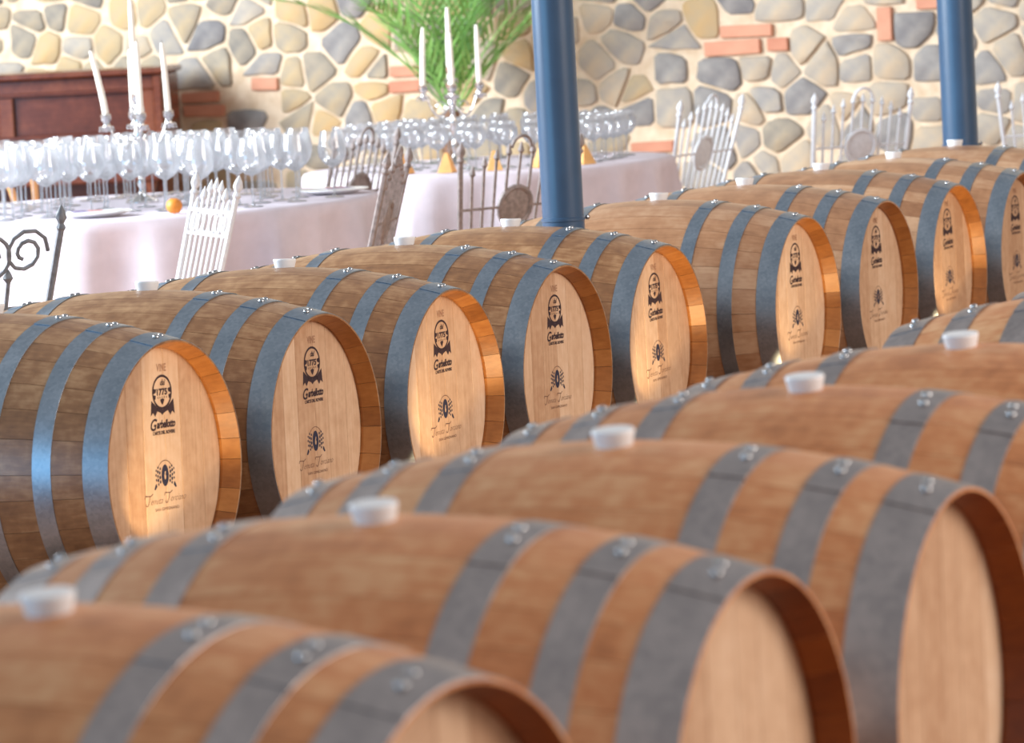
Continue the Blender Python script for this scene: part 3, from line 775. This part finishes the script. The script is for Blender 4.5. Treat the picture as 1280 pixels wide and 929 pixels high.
# ------------------------------------------------------------------ iron chairs
def iron_chair(loc, rz, style, mat, label, group, flare=.06):
    t = empty('iron_chair', (loc[0], loc[1], 0), rz)
    W, SH, BH, lean = .20, .45, .93, .13
    def bp(x, z):           # point of the back plane, x in -1..1
        k = (z - SH) / (BH - SH); return (x * (W + flare * k), -.20 - lean * k, z)
    m = MB(); n = 20
    m.lathe([(.001, SH - .012), (.21, SH - .012), (.215, SH - .004), (.21, SH + .004), (.001, SH + .006)], 24); m.build('seat', mat, t)
    for sx in (-1, 1):
        m = MB(); m.tube([(sx * .19, .19, 0), (sx * .175, .175, .2), (sx * .15, .15, SH - .01)], .010, 6); m.build('leg', mat, t)
        m = MB(); m.tube([(sx * .21, -.25, 0), (sx * .20, -.21, .25), bp(sx, SH)], .010, 6); m.build('leg', mat, t)
        m = MB(); m.tube([bp(sx, SH - .01), bp(sx, .7), bp(sx, BH - .045)], .0095, 6)
        m.lathe([(.0095, -.008), (.014, 0), (.008, .012), (.016, .028), (.012, .044), (.001, .064)], 8, M=Matrix.Translation(bp(sx, BH - .05)) @ Matrix.Rotation(.2, 4, 'X'))
        m.build('back_post', mat, t)
    def bar(z, r=.007):
        m = MB(); m.tube([bp(-1 + 2 * k / 8, z) for k in range(9)], r, 6); m.build('rail', mat, t)
    bar(SH + .05)
    def circle(cx, z, r, a0=0, a1=2 * PI, th=.005, sp=0.0, nm='scroll'):
        pts = []
        for k in range(19):
            w = a0 + (a1 - a0) * k / 18; q = r * (1 - sp * k / 18)
            c = bp(cx, z + q * math.sin(w)); pts.append((c[0] + q * math.cos(w), c[1], c[2]))
        m = MB(); m.tube(pts, th, 6); m.build(nm, mat, t)
    if style == 'scroll':
        for sx in (-1, 1):
            circle(sx * .62, BH - .11, .066, PI * .5 - sx * PI * .5, PI * .5 - sx * PI * .5 + sx * 3.4 * PI, .006, .72)
            circle(sx * .2, BH - .12, .058, 0, 2 * PI, .006)
            circle(sx * .2, BH - .12, .030, 0, 3 * PI, .004, .8)
            circle(sx * .74, SH + .16, .05, 0, 2 * PI, .006)
        bar(SH + .22, .005)
        for x in (-.45, 0, .45):
            m = MB(); m.tube([bp(x, SH + .05), bp(x, BH - .18)], .006, 6)
            m.lathe([(.006, 0), (.015, .012), (.010, .026), (.001, .04)], 8, M=Matrix.Translation(bp(x, BH - .19))); m.build('spindle', mat, t)
    else:
        nb = 7 if style == 'slat' else 9
        for k in range(nb):
            x = -1 + 2 * (k + 1) / (nb + 1); top = BH - .13 + .10 * math.cos(x * PI / 2)
            m = MB(); m.tube([bp(x, SH + .05), bp(x, top)], .0055, 6)
            m.lathe([(.0055, 0), (.012, .010), (.008, .022), (.001, .042)], 8, M=Matrix.Translation(bp(x, top - .01)) @ Matrix.Rotation(.2, 4, 'X')); m.build('spindle', mat, t)
        if style == 'slat':
            bar(BH - .10, .006); bar(BH - .17, .005)
            for k in range(6): circle(-.75 + .3 * k, BH - .135, .03, 0, 2 * PI, .004)
            tag(t, label, 'chair', group); return t
        circle(0, .71, .066, 0, 2 * PI, .010, nm='medallion_ring')
        c = bp(0, .71); m = MB(); m.lathe([(.0001, .006), (.03, .008), (.058, .003), (.062, -.002), (.0001, -.004)], 24, M=Matrix.Translation(c) @ Matrix.Rotation(PI / 2 + .26, 4, 'X')); m.build('medallion', mat, t)
        bar(.71, .005)
        circle(0, BH - .02, .04, 0, PI, .006, nm='crest')
    tag(t, label, 'chair', group)
    return t
D = math.radians
GI = 'wrought iron chairs around the tables'
iron_chair((1.78, 1.76), D(-35), 'scroll', M_IRON, 'grey iron chair with curled scrolls in its back, before the piano-side table', GI)
iron_chair((3.03, 1.90), D(46), 'slat', M_IRONW, 'whitish slatted iron chair seen edge-on before the table nearer the piano', GI, .02)
iron_chair((4.37, 1.97), D(17), 'medallion', M_IRONB, 'taupe iron chair turned sideways between the two cloth-covered tables', GI, .02)
iron_chair((5.26, 1.80), D(-28), 'medallion', M_IRONB, 'taupe iron chair with round medallion and spear tips beside the blue column', GI)
iron_chair((6.355, 3.03), D(-9), 'medallion', M_IRONB, 'iron chair with spear tips half hidden behind the glasses nearer the piano', GI, .0)
iron_chair((8.60, 2.56), D(-8), 'medallion', M_IRONW, 'white iron chair at the end of the table before the palm', GI)
iron_chair((8.89, 1.836), D(-45), 'medallion', M_IRONW, 'white iron chair with round medallion standing alone before the stone wall', GI, .02)
iron_chair((9.45, 1.08), D(-62), 'medallion', M_IRONW, 'white iron chair by the stone wall beyond the far blue column', GI)

def bentwood(loc, rz, label):
    t = empty('bentwood_chair', (loc[0], loc[1], 0), rz)
    m = MB(); m.lathe([(.001, .44), (.2, .44), (.205, .455), (.2, .465), (.001, .462)], 24); m.build('seat', M_BENT, t)
    for sx in (-1, 1):
        for sy in (-1, 1):
            m = MB(); m.tube([(sx * .19, sy * .19, 0), (sx * .14, sy * .14, .44)], .014, 8); m.build('leg', M_BENT, t)
    for (w, h, nm) in ((.19, .93, 'back_hoop'), (.11, .84, 'inner_hoop')):
        m = MB(); pts = [(-w, -.17, .46)] + [(-w * math.cos(k * PI / 14), -.17 - .10 * min(1, (h - .46) / .47) * (0.6 + .4 * math.sin(k * PI / 14)), h - .16 + .16 * math.sin(k * PI / 14)) for k in range(15)] + [(w, -.17, .46)]
        m.tube(pts, .014, 8); m.build(nm, M_BENT, t)
    tag(t, label, 'chair')
bentwood((6.62, 4.56), D(-64), 'honey coloured bentwood chair whose arched back shows behind the glasses')

# ------------------------------------------------------------------ upright piano
def piano():
    t = empty('upright_piano', (9.26, 5.25, 0), math.radians(21))
    y0, y1 = 0.02, 1.50
    def part(nm, a, b, bev=.006): m = MB(); m.bbox(a, b, bev); return m.build(nm, M_MAHOG, t, 30)
    part('top_lid', (.02, y0 - .02, 1.125), (.62, y1 + .02, 1.155), .008)
    part('side_panel', (.06, y0, 0), (.60, y0 + .04, 1.125)); part('side_panel', (.06, y1 - .04, 0), (.60, y1, 1.125))
    part('back_panel', (.55, y0 + .04, 0.05), (.60, y1 - .04, 1.12))
    part('upper_frame', (.09, y0 + .04, 1.055), (.13, y1 - .04, 1.125))
    part('upper_frame', (.09, y0 + .04, .79), (.13, y1 - .04, .855))
    for a, b in ((y0 + .04, y0 + .11), (.72, .79), (y1 - .11, y1 - .04)): part('upper_frame', (.09, a, .855), (.13, b, 1.055))
    part('panel', (.115, y0 + .11, .85), (.125, .72, 1.06), .002); part('panel', (.115, .79, .85), (.125, y1 - .11, 1.06), .002)
    part('moulding', (.075, y0 + .10, 1.045), (.10, y1 - .10, 1.063), .004); part('moulding', (.075, y0 + .10, .846), (.10, y1 - .10, .866), .004)
    part('keyboard_lid', (-.14, y0 + .02, .735), (.13, y1 - .02, .775), .01)
    part('key_bed', (-.14, y0, .64), (.13, y1, .70))
    part('cheek', (-.14, y0, .70), (.1, y0 + .05, .80)); part('cheek', (-.14, y1 - .05, .70), (.1, y1, .80))
    part('lower_panel', (.08, y0 + .04, .06), (.11, y1 - .04, .64)); part('plinth', (.04, y0, 0), (.60, y1, .06))
    for y in (y0 + .05, y1 - .05):
        m = MB(); m.lathe([(.03, 0), (.03, .05), (.022, .1), (.035, .35), (.022, .6), (.035, .64)], 12); m.build('leg', M_MAHOG, t, 50, (-.09, y, 0))
    tag(t, 'reddish mahogany upright piano with framed panels against the stone wall', 'piano')
piano()

# ------------------------------------------------------------------ potted palm
def palm():
    t = empty('potted_palm', (9.42, 3.86, 0)); rng = random.Random(12)
    m = MB(); m.lathe([(.15, 0), (.20, .40), (.22, .42), (.22, .46), (.20, .47), (.18, .44), (.001, .43)], 24); m.build('pot', M_POT, t, 40)
    m = MB(); m.tube([(0, 0, .42), (.01, 0, .6), (-.01, .01, .75), (0, 0, .90)], [.05, .045, .045, .035], 10); m.build('trunk', M_TRUNK, t, 50)
    for k in range(17):
        az = 2 * PI * k / 17 + rng.uniform(-.1, .1); el = rng.uniform(.98, 1.5); Ln = rng.uniform(.85, 1.15)
        pts = []; p = Vector((0, 0, .86)); e = el
        for s in range(11):
            pts.append(p.copy()); e -= rng.uniform(.03, .06) * (1 + s * .14)
            d = Vector((math.cos(az) * math.cos(e) * .85, math.sin(az) * math.cos(e), math.sin(e))); p = p + d * Ln / 10
        # keep the wall clear
        for q in pts: q.x = min(q.x, .42)
        m = MB(); m.tube(pts, [.006 - .0004 * s for s in range(11)], 5)
        for s in range(20):
            q = 1.4 + s * .43; i = int(q); fr = q - i
            if i >= 10: break
            base = pts[i].lerp(pts[i + 1], fr); tg = (pts[i + 1] - pts[i]).normalized()
            side = tg.cross(Vector((0, 0, 1)));
            if side.length < .05: side = Vector((-math.sin(az), math.cos(az), 0))
            side.normalize(); nrm = side.cross(tg).normalized()
            for sg in (-1, 1):
                ll = .20 * math.sin(PI * min(1, (q / 10) * .85 + .12)) + .05
                dr = (side * sg * .55 + tg * .8 + nrm * rng.uniform(-.05, .25)).normalized(); tip = base + dr * ll + Vector((0, 0, -.02))
                tip.x = min(tip.x, .45); wv = tg.cross(dr).cross(dr).normalized() * .009
                mid = base.lerp(tip, .4)
                mid2 = mid + nrm * .003
                m.add([base, mid + wv, mid2, mid - wv, tip], [[0, 1, 2], [0, 2, 3], [1, 4, 2], [2, 4, 3]])
        m.build('frond', M_FROND, t, None)
    tag(t, 'green feathery palm in a pot before the stone wall', 'palm')
palm()

# ------------------------------------------------------------------ added warm uplights, out of view, to gild the inner barrel rims
for bi, w in ((0, 26), (2, 26), (4, 26), (5, 20), (7, 26)):
    x, y = bx[bi] - .42, -.12
    t = empty('added_rim_uplight', (x, y, 0))
    m = MB(); m.lathe([(.05, 0), (.05, .05), (.042, .056), (.036, .056), (.034, .03), (.001, .03)], 20); m.build('added_light_housing', M_RIVET, t)
    tag(t, 'added unseen uplight for the rim glow, on the floor before the %s stamped barrel' % ORD[bi], 'added light', 'added uplights for the barrel rims')
    spot('added_rim_beam', (x, y, .075), (bx[bi] + .22, 0.03, .68), w, (1.0, .70, .36), 34, .02)
